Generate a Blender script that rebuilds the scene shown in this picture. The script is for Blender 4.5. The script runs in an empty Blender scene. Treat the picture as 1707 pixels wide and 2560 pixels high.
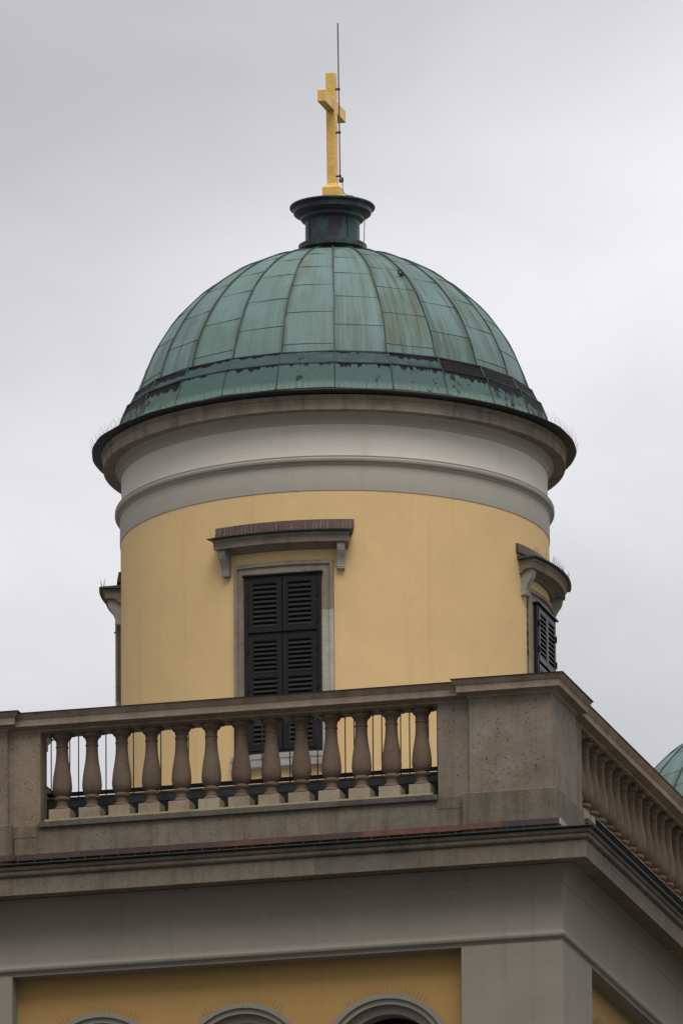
import bpy, math, random
from math import sin, cos, pi, radians, sqrt, asin, atan2
from mathutils import Vector, Matrix
random.seed(7)
SC = bpy.context.scene
COL = SC.collection

# ------------------------------------------------------------------ camera
cd = bpy.data.cameras.new("camera"); cam = bpy.data.objects.new("camera", cd); COL.objects.link(cam)
cd.sensor_fit = 'HORIZONTAL'; cd.sensor_width = 36.0; cd.lens = 31647.63/1707*36.0
cd.clip_start = 1.0; cd.clip_end = 6000.0
FW = Vector((-0.24467642, 0.93441623, 0.2588431)); RT = Vector((0.96684742, 0.25524475, -0.00749517)); UP = Vector((0.07307195, -0.24842789, 0.9658903))
m = Matrix.Identity(4)
for i in range(3):
    m[i][0] = RT[i]; m[i][1] = UP[i]; m[i][2] = -FW[i]
m[0][3], m[1][3], m[2][3] = 43.491425, -165.716472, 1.7
cam.matrix_world = m
SC.camera = cam
SC.render.resolution_x = 682; SC.render.resolution_y = 1024

# ------------------------------------------------------------------ light
SUN_EL, SUN_AZ = radians(56), radians(24)          # azimuth from -Y towards +X
wd = bpy.data.worlds.new("World"); SC.world = wd; wd.use_nodes = True
nt = wd.node_tree; nt.nodes.clear()
def wn(t, **k):
    n = nt.nodes.new(t)
    for a, b in k.items(): setattr(n, a, b)
    return n
def wm(op, a, b=None, c=None):
    n = wn('ShaderNodeMath', operation=op)
    for i, v in enumerate((a, b, c)):
        if v is None: continue
        if isinstance(v, (int, float)): n.inputs[i].default_value = v
        else: nt.links.new(v, n.inputs[i])
    return n.outputs[0]
sky = wn('ShaderNodeTexSky', sky_type='NISHITA'); sky.sun_disc = False
sky.sun_elevation = SUN_EL; sky.sun_rotation = pi - SUN_AZ if False else (pi - SUN_AZ)
sky.air_density = 1.0; sky.dust_density = 2.0
tc = wn('ShaderNodeTexCoord')
sep = wn('ShaderNodeSeparateXYZ'); nt.links.new(tc.outputs['Generated'], sep.inputs[0])
mp = wn('ShaderNodeMapping'); mp.inputs['Scale'].default_value = (1.0, 1.0, 2.2); mp.inputs['Location'].default_value = (0.31, 0.12, 0.0)
nt.links.new(tc.outputs['Generated'], mp.inputs[0])
n1 = wn('ShaderNodeTexNoise'); n1.inputs['Scale'].default_value = 9.0; n1.inputs['Detail'].default_value = 3.0; n1.inputs['Roughness'].default_value = .45
nt.links.new(mp.outputs[0], n1.inputs['Vector'])
# overcast: brighter towards the zenith, soft cloud banks over it
el = wm('MAXIMUM', sep.outputs['Z'], 0.0)
grad = wm('MULTIPLY_ADD', el, 9.5, 4.95)
n2 = wn('ShaderNodeTexNoise'); n2.inputs['Scale'].default_value = 34.0; n2.inputs['Detail'].default_value = 4.0; n2.inputs['Roughness'].default_value = .5; n2.inputs['Distortion'].default_value = .6
nt.links.new(mp.outputs[0], n2.inputs['Vector'])
bank = wm('ADD', wm('MULTIPLY_ADD', wm('SUBTRACT', n1.outputs[0], 0.5), 0.95, 1.0), wm('MULTIPLY', wm('SUBTRACT', n2.outputs[0], 0.5), 0.26))
# a darker bank of cloud above and to the left of the tower, a slightly darker one low down
def ramp(vec, a, b, c, d):
    dv = wn('ShaderNodeVectorMath', operation='DOT_PRODUCT'); dv.inputs[1].default_value = vec
    nt.links.new(tc.outputs['Generated'], dv.inputs[0])
    x = wn('ShaderNodeMapRange', interpolation_type='SMOOTHSTEP')
    for k, v in (('From Min', a), ('From Max', b), ('To Min', c), ('To Max', d)): x.inputs[k].default_value = v
    nt.links.new(dv.outputs['Value'], x.inputs['Value'])
    return x.outputs[0]
hi = ramp((-0.410, -0.376, 0.970), .002, .054, 1.0, 0.62)
lo = ramp((0.0, 0.0, 1.0), .232, .264, 0.80, 1.0)
lum = wm('MULTIPLY', wm('MULTIPLY', wm('MULTIPLY', grad, bank), hi), lo)
cc = wn('ShaderNodeMix', data_type='RGBA', blend_type='MULTIPLY'); cc.inputs['Factor'].default_value = 1.0
cc.inputs['A'].default_value = (0.992, 0.985, 1.010, 1)
cb = wn('ShaderNodeCombineXYZ')
for i in range(3): nt.links.new(lum, cb.inputs[i])
nt.links.new(cb.outputs[0], cc.inputs['B'])
mx = wn('ShaderNodeMix', data_type='RGBA'); mx.inputs['Factor'].default_value = 0.94
nt.links.new(sky.outputs[0], mx.inputs['A']); nt.links.new(cc.outputs['Result'], mx.inputs['B'])
bg = wn('ShaderNodeBackground'); bg.inputs['Strength'].default_value = 0.115
nt.links.new(mx.outputs['Result'], bg.inputs['Color'])
wo = wn('ShaderNodeOutputWorld'); nt.links.new(bg.outputs[0], wo.inputs[0])
ld = bpy.data.lights.new("sun", 'SUN'); ld.energy = 1.8; ld.angle = radians(30); ld.color = (1.0, 0.945, 0.87)
sun = bpy.data.objects.new("sun", ld); COL.objects.link(sun)
sd = Vector((sin(SUN_AZ)*cos(SUN_EL), -cos(SUN_AZ)*cos(SUN_EL), sin(SUN_EL)))
sun.rotation_euler = sd.to_track_quat('Z', 'Y').to_euler(); sun.location = sd*200
SC.view_settings.view_transform = 'Standard'; SC.view_settings.look = 'None'
SC.view_settings.exposure = 0.0; SC.view_settings.gamma = 1.0
SC.render.engine = 'CYCLES'

# ------------------------------------------------------------------ materials
class NT:
    def __init__(s, name):
        s.m = bpy.data.materials.new(name); s.m.use_nodes = True; s.t = s.m.node_tree; s.t.nodes.clear()
        s.out = s.n('ShaderNodeOutputMaterial'); s.p = s.n('ShaderNodeBsdfPrincipled'); s.l(s.p.outputs[0], s.out.inputs[0])
        s.geo = s.n('ShaderNodeNewGeometry'); s.tc = s.n('ShaderNodeTexCoord')
    def n(s, t, **k):
        x = s.t.nodes.new(t)
        for a, b in k.items(): setattr(x, a, b)
        return x
    def l(s, a, b): s.t.links.new(a, b)
    def put(s, inp, v):
        if isinstance(v, bpy.types.NodeSocket): s.l(v, inp)
        else:
            inp.default_value = v
    def math(s, op, a, b=None, c=None, clamp=False):
        x = s.n('ShaderNodeMath', operation=op); x.use_clamp = clamp
        for i, v in enumerate((a, b, c)):
            if v is not None: s.put(x.inputs[i], v)
        return x.outputs[0]
    def scale(s, vec, sc, loc=(0, 0, 0)):
        x = s.n('ShaderNodeMapping'); s.l(vec, x.inputs[0]); x.inputs['Scale'].default_value = sc; x.inputs['Location'].default_value = loc
        return x.outputs[0]
    def noise(s, vec, sc, det=4, rough=.55):
        x = s.n('ShaderNodeTexNoise'); s.l(vec, x.inputs['Vector']); x.inputs['Scale'].default_value = sc
        x.inputs['Detail'].default_value = det; x.inputs['Roughness'].default_value = rough
        return x.outputs[0]
    def voro(s, vec, sc, feat='F1'):
        x = s.n('ShaderNodeTexVoronoi'); x.feature = feat; s.l(vec, x.inputs['Vector']); x.inputs['Scale'].default_value = sc
        return x
    def rng(s, v, a, b, c=0., d=1., smooth=True):
        x = s.n('ShaderNodeMapRange'); x.interpolation_type = 'SMOOTHSTEP' if smooth else 'LINEAR'
        s.put(x.inputs['Value'], v); x.inputs['From Min'].default_value = a; x.inputs['From Max'].default_value = b
        x.inputs['To Min'].default_value = c; x.inputs['To Max'].default_value = d
        return x.outputs[0]
    def mix(s, f, a, b, bt='MIX'):
        x = s.n('ShaderNodeMix', data_type='RGBA', blend_type=bt); s.put(x.inputs['Factor'], f)
        for k, v in (('A', a), ('B', b)):
            if isinstance(v, tuple) and len(v) == 3: v = v+(1,)
            s.put(x.inputs[k], v)
        return x.outputs['Result']
    def mul(s, col, v):          # colour times a scalar socket
        cbn = s.n('ShaderNodeCombineXYZ')
        for i in range(3): s.put(cbn.inputs[i], v)
        return s.mix(1.0, col, cbn.outputs[0], 'MULTIPLY')
    def bump(s, h, st, dist=.01):
        x = s.n('ShaderNodeBump'); s.l(h, x.inputs['Height']); x.inputs['Strength'].default_value = st; x.inputs['Distance'].default_value = dist
        s.l(x.outputs[0], s.p.inputs['Normal'])
    def fin(s, col, rough=.85, metal=0., spec=.3):
        s.put(s.p.inputs['Base Color'], col if not (isinstance(col, tuple) and len(col) == 3) else col+(1,))
        s.put(s.p.inputs['Roughness'], rough); s.put(s.p.inputs['Metallic'], metal)
        s.p.inputs['Specular IOR Level'].default_value = spec
        return s.m

def plaster(name, col, mott=.06, dirt=(.8, .78, .72), amt=.35, bump=.25):
    s = NT(name); P = s.geo.outputs['Position']
    a = s.noise(P, 1.3, 5, .6); b = s.noise(P, 9, 4, .6)
    f = s.math('ADD', s.math('MULTIPLY', s.math('SUBTRACT', a, .5), mott*3), s.math('MULTIPLY', s.math('SUBTRACT', b, .5), mott))
    c = s.mul(col, s.math('ADD', f, 1.0))
    st = s.noise(s.scale(P, (5, 5, .35)), 1.0, 4, .6)
    c = s.mix(s.math('MULTIPLY', s.rng(st, .52, .75), amt), c, s.mix(1.0, c, dirt, 'MULTIPLY'))
    sp = s.noise(P, 3.1, 2, .5)
    c = s.mix(s.math('MULTIPLY', s.rng(sp, .66, .74), .25), c, s.mix(1.0, c, (1.12, 1.1, 1.06), 'MULTIPLY'))
    s.bump(s.math('ADD', s.noise(P, 60, 4, .6), s.math('MULTIPLY', s.noise(P, 6, 3), 1.5)), bump, .01)
    return s.fin(c, .9)

M = {}
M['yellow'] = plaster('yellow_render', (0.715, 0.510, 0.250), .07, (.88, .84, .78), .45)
M['yellow_shaded'] = plaster('shaded_yellow_render', (0.39, 0.245, 0.088), .06, (.9, .86, .8), .35)  # drum yellow deepened: shade of the lower walls put into the colour
M['grey_light'] = plaster('pale_grey_plaster', (0.70, 0.665, 0.61), .05, (.85, .82, .76), .35)
M['grey_mid'] = plaster('grey_plaster', (0.45, 0.422, 0.37), .05, (.85, .82, .78), .35)
M['grey_shaded'] = plaster('shaded_grey_plaster', (0.245, 0.224, 0.192), .09, (.82, .79, .73), .5)  # plaster grey darkened to carry the dimmer light on the lower tower
M['grey_arch'] = plaster('grey_arch_paint', (0.30, 0.28, 0.245), .06, (.85, .82, .76), .3)

def stone(name, col, block=0., pits=1., var=.35, alt=(.6, .62, .66), blockz=None, bsc=1.0, streak=.4, joints=True):
    """porous sandstone: blocks of slightly different tone, pits, dirt"""
    s = NT(name); P = s.geo.outputs['Position']; sp = s.n('ShaderNodeSeparateXYZ'); s.l(P, sp.inputs[0])
    oi = s.n('ShaderNodeObjectInfo')
    run = s.math('ADD', sp.outputs[0], sp.outputs[1])
    c = s.mul(col, s.rng(oi.outputs['Random'], 0, 1, .90, 1.10, False))
    if block:
        u = s.math('DIVIDE', run, block)
        u = s.math('ADD', u, s.math('MULTIPLY', s.noise(s.scale(P, (.0001, .0001, .0001)), 1), 0))
        fl = s.math('FLOOR', u)
        zf = s.math('FLOOR', s.math('DIVIDE', sp.outputs[2], blockz)) if blockz else 0.0
        wnz = s.n('ShaderNodeTexWhiteNoise', noise_dimensions='2D'); cbn = s.n('ShaderNodeCombineXYZ'); s.l(fl, cbn.inputs[0]); s.put(cbn.inputs[1], zf)
        s.l(cbn.outputs[0], wnz.inputs[0])
        v = wnz.outputs['Value']
        c = s.mul(c, s.rng(v, 0, 1, 1-var*.5, 1+var*.5, False))
        hue = s.n('ShaderNodeSeparateXYZ'); s.l(wnz.outputs['Color'], hue.inputs[0])
        c = s.mix(s.rng(hue.outputs[0], .62, .9, 0, .75), c, s.mix(1.0, c, alt, 'MULTIPLY'))
        c = s.mix(s.rng(hue.outputs[1], .6, .95, 0, .6), c, s.mix(1.0, c, (1.12, .98, .78), 'MULTIPLY'))
        if joints:
            fr = s.math('FRACT', u); e = s.math('MINIMUM', fr, s.math('SUBTRACT', 1.0, fr))
            c = s.mul(c, s.rng(e, .0, .006/block, .72, 1.0))
    n = s.noise(P, 2.6, 6, .65); c = s.mul(c, s.rng(n, .25, .75, .80, 1.20, False))
    n2 = s.noise(P, 22, 5, .7); c = s.mul(c, s.rng(n2, .25, .75, .86, 1.14, False))
    n3 = s.noise(s.scale(P, (1, 1, 1), (7, 3, 1)), 3.7, 4, .6)
    c = s.mix(s.rng(n3, .48, .62, 0, .7), c, s.mix(1.0, c, (.98, .87, .78), 'MULTIPLY'))
    n4 = s.noise(s.scale(P, (1, 1, .5), (-4, 9, 2)), 2.2, 4, .6)
    c = s.mix(s.rng(n4, .5, .64, 0, .75), c, s.mix(1.0, c, (.80, .84, .84), 'MULTIPLY'))
    st = s.noise(s.scale(P, (7, 7, .5)), 1.0, 4, .6); c = s.mul(c, s.rng(st, .45, .75, 1.0, 1.0-streak*.5))
    if pits:
        v = s.voro(P, 17); wv = s.noise(P, 3.0, 2)
        pt = s.math('MULTIPLY', s.rng(v.outputs['Distance'], .10, .2, 1, 0), s.rng(wv, .40, .52))
        v2 = s.voro(s.scale(P, (1, 1, 1), (3, 5, 8)), 46)
        pt2 = s.math('MULTIPLY', s.rng(v2.outputs['Distance'], .14, .26, 1, 0), s.rng(s.noise(s.scale(P, (1, 1, 1), (9, 9, 2)), 6.0, 2), .5, .6))
        c = s.mul(c, s.math('SUBTRACT', 1.0, s.math('MULTIPLY', s.math('MAXIMUM', pt, s.math('MULTIPLY', pt2, .6)), .72*pits)))
    s.bump(s.math('ADD', s.noise(P, 45, 5, .7), s.math('MULTIPLY', n, 2)), .45, .012)
    return s.fin(c, .92)
M['stone_wall'] = stone('weathered_sandstone', (0.178, 0.153, 0.120), 1.07, 1.0, .42, alt=(.62, .68, .74), streak=.7)
M['stone_pier'] = stone('pitted_sandstone', (0.212, 0.181, 0.150), .56, 1.5, .16, joints=True, streak=.3, alt=(.85, .87, .9))
M['stone_cornice'] = stone('cornice_sandstone', (0.192, 0.167, 0.132), 1.55, .7, .36, alt=(.62, .66, .72))
M['stone_rail'] = stone('rail_sandstone', (0.30, 0.235, 0.182), 1.4, .25, .12, alt=(.9, .92, .92))
M['stone_baluster'] = stone('baluster_brown_stone', (0.138, 0.101, 0.074), 0, .2, streak=.1)
M['stone_plinth'] = stone('pale_plinth_stone', (0.30, 0.25, 0.19), 0, .1, streak=.1)
M['stone_frame'] = stone('window_frame_stone', (0.27, 0.23, 0.185), 0, .9, streak=.35)
M['stone_new'] = stone('repaired_pale_stone', (0.42, 0.40, 0.365), 0, .3, streak=.2)
M['stone_hood'] = stone('hood_stone', (0.24, 0.205, 0.165), 0, .4, streak=.4)
M['stone_bracket'] = stone('bracket_grey_stone', (0.36, 0.335, 0.30), 0, .2, streak=.3)
M['stone_drum_cornice'] = stone('drum_cornice_stone', (0.31, 0.265, 0.215), 2.3, .3, .12, joints=False, streak=.7)
M['mortar'] = stone('yellowish_mortar', (0.34, 0.30, 0.17), 0, 0)

def uvn(s):
    x = s.n('ShaderNodeUVMap'); x.uv_map = 'UVMap'; return x.outputs[0]
def attr(s, nm):
    x = s.n('ShaderNodeAttribute'); x.attribute_name = nm; return x
def mk_patina():
    s = NT('patina_copper'); uv = uvn(s); P = s.geo.outputs['Position']; a = attr(s, 'panel'); sp = s.n('ShaderNodeSeparateXYZ'); s.l(a.outputs['Color'], sp.inputs[0])
    c = s.mix(sp.outputs[0], (0.120, 0.192, 0.160), (0.130, 0.210, 0.204))
    c = s.mul(c, s.rng(sp.outputs[1], 0, 1, .84, 1.12, False))
    n = s.noise(s.scale(uv, (1.2, .9, 1)), 1.6, 4, .6); c = s.mix(s.rng(n, .42, .62, 0, .85), c, (0.148, 0.240, 0.240))
    st = s.noise(s.scale(uv, (9, .55, 1)), 1.0, 5, .62); st2 = s.noise(s.scale(uv, (26, .8, 1), (3, 1, 0)), 1.0, 4, .6)
    stn = s.math('MULTIPLY', s.rng(st, .45, .62), s.rng(sp.outputs[2], .15, .95, .22, 1.0, False))
    c = s.mix(s.math('MULTIPLY', stn, .85), c, (0.072, 0.090, 0.068))
    c = s.mix(s.math('MULTIPLY', s.rng(st2, .52, .72), .42), c, (0.20, 0.29, 0.265))
    # rust-brown wash under the seams of some panels
    c = s.mix(s.math('MULTIPLY', s.rng(s.noise(s.scale(uv, (3.2, .5, 1), (8, 2, 0)), 1, 5, .65), .55, .72), .6), c, (0.130, 0.105, 0.070))
    e = s.rng(attr(s, 'edge').outputs['Fac'], 0., .13, 1., 0.)
    c = s.mix(s.math('MULTIPLY', s.math('MULTIPLY', e, s.rng(s.noise(s.scale(uv, (1.3, .6, 1)), 1.5, 3), .40, .58)), .85), c, (0.070, 0.095, 0.075))
    fine = s.noise(P, 40, 5, .7); c = s.mul(c, s.rng(fine, .25, .75, .92, 1.08, False))
    s.bump(s.math('ADD', s.noise(s.scale(uv, (1, 1, 1)), 3.2, 3, .5), s.math('MULTIPLY', fine, .05)), .35, .03)
    return s.fin(c, .62, 0.0, .35)
M['patina'] = mk_patina()
def mk_band(name, base, topdark, lowlight):
    """flashing strip: uv.y runs 0 at the bottom edge to 1 at the top edge, uv.x metres"""
    s = NT(name); uv = uvn(s); P = s.geo.outputs['Position']; sp = s.n('ShaderNodeSeparateXYZ'); s.l(uv, sp.inputs[0]); a = attr(s, 'panel'); ap = s.n('ShaderNodeSeparateXYZ'); s.l(a.outputs['Color'], ap.inputs[0])
    c = s.mix(ap.outputs[0], base, tuple(base[i]*k for i, k in enumerate((.82, .86, .98))))
    c = s.mix(s.rng(s.noise(s.scale(uv, (1.5, 1.2, 1)), 2.2, 5, .6), .42, .66, 0, .75), c, (0.085, 0.115, 0.125))
    tk = s.noise(s.scale(uv, (60, .3, 1)), 1, 2, .5)
    low = s.math('MULTIPLY', s.rng(sp.outputs[1], .10, .36, 1, 0), s.rng(tk, .38, .6, .25, 1))
    c = s.mix(s.math('MULTIPLY', low, lowlight), c, (0.20, 0.30, 0.25))
    nz = s.noise(s.scale(uv, (9, .35, 1)), 1.0, 6, .72)
    amt = s.math('ADD', sp.outputs[1], s.math('MULTIPLY', s.math('SUBTRACT', nz, .5), 1.15))
    amt = s.math('ADD', amt, s.math('MULTIPLY', ap.outputs[2], topdark))
    k = s.rng(amt, 1.0, 1.05)
    c = s.mix(k, c, (0.006, 0.0055, 0.006))
    bl = s.noise(s.scale(uv, (5, 1.1, 1), (5, 2, 0)), 1.3, 6, .75)
    blk = s.rng(s.math('ADD', bl, s.math('MULTIPLY', ap.outputs[2], .16)), .63, .67)
    c = s.mix(s.math('MULTIPLY', blk, .9), c, (0.012, 0.010, 0.013))
    fine = s.noise(P, 40, 5, .7); c = s.mul(c, s.rng(fine, .25, .75, .85, 1.15, False))
    s.bump(s.noise(uv, 5, 3), .3, .02)
    return s.fin(c, .7, 0., .18)
M['band_low'] = mk_band('stained_copper_skirt', (0.080, 0.150, 0.122), .50, .7)
M['band_top'] = mk_band('stained_copper_strip', (0.052, 0.095, 0.088), 1.05, .0)
def mk_dark_copper():
    s = NT('dark_copper'); P = s.geo.outputs['Position']
    c = s.mix(s.rng(s.noise(s.scale(P, (1, 1, .8), (.2, 0, .1)), 3.2, 5, .6), .44, .62), (0.030, 0.026, 0.034), (0.045, 0.090, 0.080))
    c = s.mix(s.rng(s.noise(P, 14, 5, .7), .55, .7, 0, .6), c, (0.020, 0.022, 0.024))
    c = s.mix(s.rng(s.noise(s.scale(P, (12, 12, 1)), 1, 4, .6), .6, .75, 0, .5), c, (0.09, 0.15, 0.135))
    s.bump(s.noise(P, 18, 4), .2, .01)
    return s.fin(c, .42, .15, .5)
M['dark_copper'] = mk_dark_copper()
def simple(name, col, rough=.6, metal=0., n=.15, sc=12, bump=.15, spec=.4):
    s = NT(name); P = s.geo.outputs['Position']; c = s.mul(col, s.rng(s.noise(P, sc, 5, .65), .25, .75, 1-n, 1+n, False))
    s.bump(s.noise(P, sc*2, 4), bump, .006)
    return s.fin(c, rough, metal, spec)
M['black_metal'] = simple('blackened_metal', (0.014, 0.015, 0.017), .5)
M['gutter_edge'] = simple('green_edge_metal', (0.045, 0.062, 0.052), .5)
M['hood_sheet'] = simple('brown_hood_sheet', (0.085, 0.048, 0.040), .55, n=.35, sc=6)
M['seam'] = simple('dark_seam_copper', (0.036, 0.062, 0.053), .6, n=.4, sc=5)
M['shutter'] = simple('dark_brown_shutter_paint', (0.0085, 0.0072, 0.009), .40, n=.08, spec=.32)
M['rail_metal'] = simple('dark_rail_metal', (0.015, 0.015, 0.016), .5)
M['bar_metal'] = simple('grey_bar_metal', (0.045, 0.043, 0.040), .45, .3)
M['zinc'] = simple('zinc_sheet', (0.15, 0.165, 0.17), .5, 0, n=.55, sc=3)
M['deck'] = simple('corrugated_zinc', (0.50, 0.53, 0.57), .6, 0, n=.2, sc=4)
M['bounce_roof'] = simple('pale_bounce_sheet', (0.45, 0.45, 0.44), .8)  # unseen terrace sheet, made pale to bounce light up under the walkway
M['spike'] = simple('spike_wire', (0.20, 0.19, 0.17), .5, .2, n=.05)
M['arch_wire'] = simple('arch_spike_wire', (0.24, 0.15, 0.055), .7)
M['stone_sill'] = stone('dark_stained_sill', (0.11, 0.098, 0.085), 1.3, .3, .2)
M['black_gloss'] = simple('blackened_gutter_sheet', (0.008, 0.008, 0.009), .9, 0, n=.9, sc=4, bump=.8, spec=.04)
M['cable'] = simple('dark_cable', (0.035, 0.04, 0.05), .5)
M['rod'] = simple('rod_metal', (0.10, 0.085, 0.065), .45, .4)
M['clamp'] = simple('clamp_metal', (0.07, 0.035, 0.035), .5)
M['white_sheet'] = simple('pale_sheet_end', (0.40, 0.39, 0.40), .6)
M['void'] = simple('dark_interior', (0.010, 0.009, 0.008), .9)
def mk_strip():
    s = NT('red_brown_copper'); P = s.geo.outputs['Position']; sp = s.n('ShaderNodeSeparateXYZ'); s.l(P, sp.inputs[0])
    u = s.math('DIVIDE', s.math('ADD', sp.outputs[0], .22), .98); fl = s.math('FLOOR', u)
    w = s.n('ShaderNodeTexWhiteNoise', noise_dimensions='1D'); s.l(fl, w.inputs['W'])
    h = s.n('ShaderNodeSeparateXYZ'); s.l(w.outputs['Color'], h.inputs[0])
    c = s.mix(h.outputs[0], (0.060, 0.036, 0.037), (0.150, 0.062, 0.045))
    c = s.mix(s.rng(h.outputs[1], .6, .9, 0, .8), c, (0.055, 0.045, 0.058))
    c = s.mul(c, s.rng(s.noise(P, 5, 5, .65), .25, .75, .7, 1.3, False))
    fr = s.math('FRACT', u); e = s.math('MINIMUM', fr, s.math('SUBTRACT', 1.0, fr)); c = s.mul(c, s.rng(e, 0, .006, .5, 1.))
    return s.fin(c, .5, .1, .4)
M['red_copper'] = mk_strip()
def mk_gold():
    s = NT('gilding'); P = s.geo.outputs['Position']
    c = s.mix(s.rng(s.noise(P, 7, 5, .65), .35, .7), (0.82, 0.54, 0.16), (0.70, 0.44, 0.11))
    c = s.mix(s.rng(s.noise(s.scale(P, (1, 1, .4)), 16, 4, .7), .60, .74, 0, .5), c, (0.42, 0.24, 0.07))
    s.bump(s.math('ADD', s.noise(P, 30, 3, .6), s.noise(s.scale(P, (1, 1, 3)), 10, 2)), .2, .012)
    return s.fin(c, .42, .55, .4)
M['gold'] = mk_gold()
M['paving'] = simple('grey_paving', (0.09, 0.088, 0.085), .9, n=.3, sc=.4)

# ------------------------------------------------------------------ mesh helpers
class MB:
    def __init__(s): s.v = []; s.f = []; s.mi = []; s.uv = []; s.col = []; s.edge = []
    def add(s, vs, fs, mi=0, uvs=None, col=None, edges=None):
        o = len(s.v); s.v += [tuple(v) for v in vs]
        for k, f in enumerate(fs):
            s.f.append([i+o for i in f]); s.mi.append(mi)
            s.uv.append([uvs[i] for i in f] if uvs else None); s.col.append(col); s.edge.append([edges[i] for i in f] if edges else None)
    def box(s, x0, x1, y0, y1, z0, z1, mi=0):
        s.add([(x, y, z) for z in (z0, z1) for y in (y0, y1) for x in (x0, x1)],
              [(0, 2, 3, 1), (4, 5, 7, 6), (0, 1, 5, 4), (2, 6, 7, 3), (0, 4, 6, 2), (1, 3, 7, 5)], mi)
    def stack(s, x0, x1, y0, y1, prof, mi=0):
        """rectangles grown by off at heights z, lofted and capped"""
        vs = []; fs = []
        for off, z in prof:
            vs += [(x0-off, y0-off, z), (x1+off, y0-off, z), (x1+off, y1+off, z), (x0-off, y1+off, z)]
        n = len(prof)
        for k in range(n-1):
            for j in range(4):
                a, b = 4*k+j, 4*k+(j+1) % 4; fs.append((a, b, b+4, a+4))
        fs.append((3, 2, 1, 0)); fs.append(tuple(4*(n-1)+i for i in range(4)))
        s.add(vs, fs, mi)
    def ringrect(s, hx, hy, prof, mi=0):
        """profile (q,z) swept around a rectangle with mitred corners, closed loop of profile points"""
        vs = []; fs = []; n = len(prof)
        for q, z in prof:
            vs += [(-hx-q, -hy-q, z), (hx+q, -hy-q, z), (hx+q, hy+q, z), (-hx-q, hy+q, z)]
        for k in range(n-1):
            for j in range(4):
                a, b = 4*k+j, 4*k+(j+1) % 4; fs.append((a, b, b+4, a+4))
        s.add(vs, fs, mi)
    def lathe(s, prof, seg=96, a0=0., a1=2*pi, mi=0, c=(0, 0), cap=False):
        full = abs(a1-a0-2*pi) < 1e-6; na = seg if full else seg+1; vs = []; fs = []
        for r, z in prof:
            for j in range(na):
                a = a0+(a1-a0)*j/seg; vs.append((c[0]+r*sin(a), c[1]-r*cos(a), z))
        for k in range(len(prof)-1):
            for j in range(seg):
                a = k*na+j; b = k*na+(j+1) % na; fs.append((a, b, b+na, a+na))
        if cap:
            fs.append(tuple(reversed(range(na)))); fs.append(tuple((len(prof)-1)*na+i for i in range(na)))
        s.add(vs, fs, mi)
    def tube(s, pts, r, n=6, mi=0):
        pts = [Vector(p) for p in pts]; vs = []; fs = []; L = len(pts)
        for i, p in enumerate(pts):
            d = (pts[min(i+1, L-1)]-pts[max(i-1, 0)]).normalized(); a = d.orthogonal().normalized() if abs(d.z) < .9 else Vector((1, 0, 0)); b = d.cross(a).normalized(); a = b.cross(d)
            for j in range(n):
                t = 2*pi*j/n; vs.append(p+a*r*cos(t)+b*r*sin(t))
        for i in range(L-1):
            for j in range(n):
                k = i*n+j; l = i*n+(j+1) % n; fs.append((k, l, l+n, k+n))
        fs.append(tuple(reversed(range(n)))); fs.append(tuple((L-1)*n+j for j in range(n)))
        s.add(vs, fs, mi)
    def radsweep(s, prof, half, seg=24, mi=0):
        n = len(prof); vs = []; fs = []
        for j in range(seg+1):
            a = radians(half)*(-1+2*j/seg)
            for r, z in prof: vs.append((r*sin(a), -r*cos(a), z))
        for j in range(seg):
            for k in range(n):
                a = j*n+k; b = j*n+(k+1) % n; fs.append((a, a+n, b+n, b))
        fs.append(tuple(range(n))); fs.append(tuple(reversed([seg*n+k for k in range(n)])))
        s.add(vs, fs, mi)
    def arcsweep(s, prof, ax, seg=24, mi=0, closed=True):
        """closed profile (r, z) swept round the drum between side planes x' = -+ax (ends parallel), about angle 0 (-Y)"""
        vs = []; fs = []; n = len(prof)
        for j in range(seg+1):
            t = -1+2*j/seg
            for r, z in prof:
                h = ax*t; vs.append((h, -sqrt(r*r-h*h), z))
        for j in range(seg):
            for k in range(n):
                a = j*n+k; b = j*n+(k+1) % n; fs.append((a, a+n, b+n, b))
        fs.append(tuple(range(n))); fs.append(tuple(reversed([seg*n+k for k in range(n)])))
        s.add(vs, fs, mi)
    def xf(s, M4):
        s.v = [tuple(M4 @ Vector(v)) for v in s.v]; return s
    def build(s, name, mats, parent=None, smooth=None, **props):
        me = bpy.data.meshes.new(name); me.from_pydata(s.v, [], s.f)
        if not isinstance(mats, (list, tuple)): mats = [mats]
        for mt in mats: me.materials.append(M[mt])
        me.polygons.foreach_set('material_index', s.mi)
        if any(u is not None for u in s.uv):
            ul = me.uv_layers.new(name='UVMap'); dat = []
            ca = me.color_attributes.new('panel', 'FLOAT_COLOR', 'CORNER'); cdn = []
            ea = me.attributes.new('edge', 'FLOAT', 'CORNER'); ed = []
            for f, u, c, e in zip(s.f, s.uv, s.col, s.edge):
                for i in range(len(f)):
                    dat += list(u[i]) if u else [0, 0]; cdn += list(c if c else (.5, .5, .5))+[1.]; ed.append(e[i] if e else 1.)
            me.uv_layers['UVMap'].data.foreach_set('uv', dat); me.attributes['panel'].data.foreach_set('color', cdn); me.attributes['edge'].data.foreach_set('value', ed)
        if smooth is not None:
            me.polygons.foreach_set('use_smooth', [True]*len(s.f)); me.set_sharp_from_angle(angle=radians(smooth))
        me.update()
        o = bpy.data.objects.new(name, me); COL.objects.link(o)
        if parent: o.parent = parent
        for k, v in props.items(): o[k] = v
        return o
def empty(name, loc=(0, 0, 0), parent=None, **props):
    o = bpy.data.objects.new(name, None); COL.objects.link(o); o.location = loc
    o.empty_display_size = .3
    if parent: o.parent = parent
    for k, v in props.items(): o[k] = v
    return o
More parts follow.
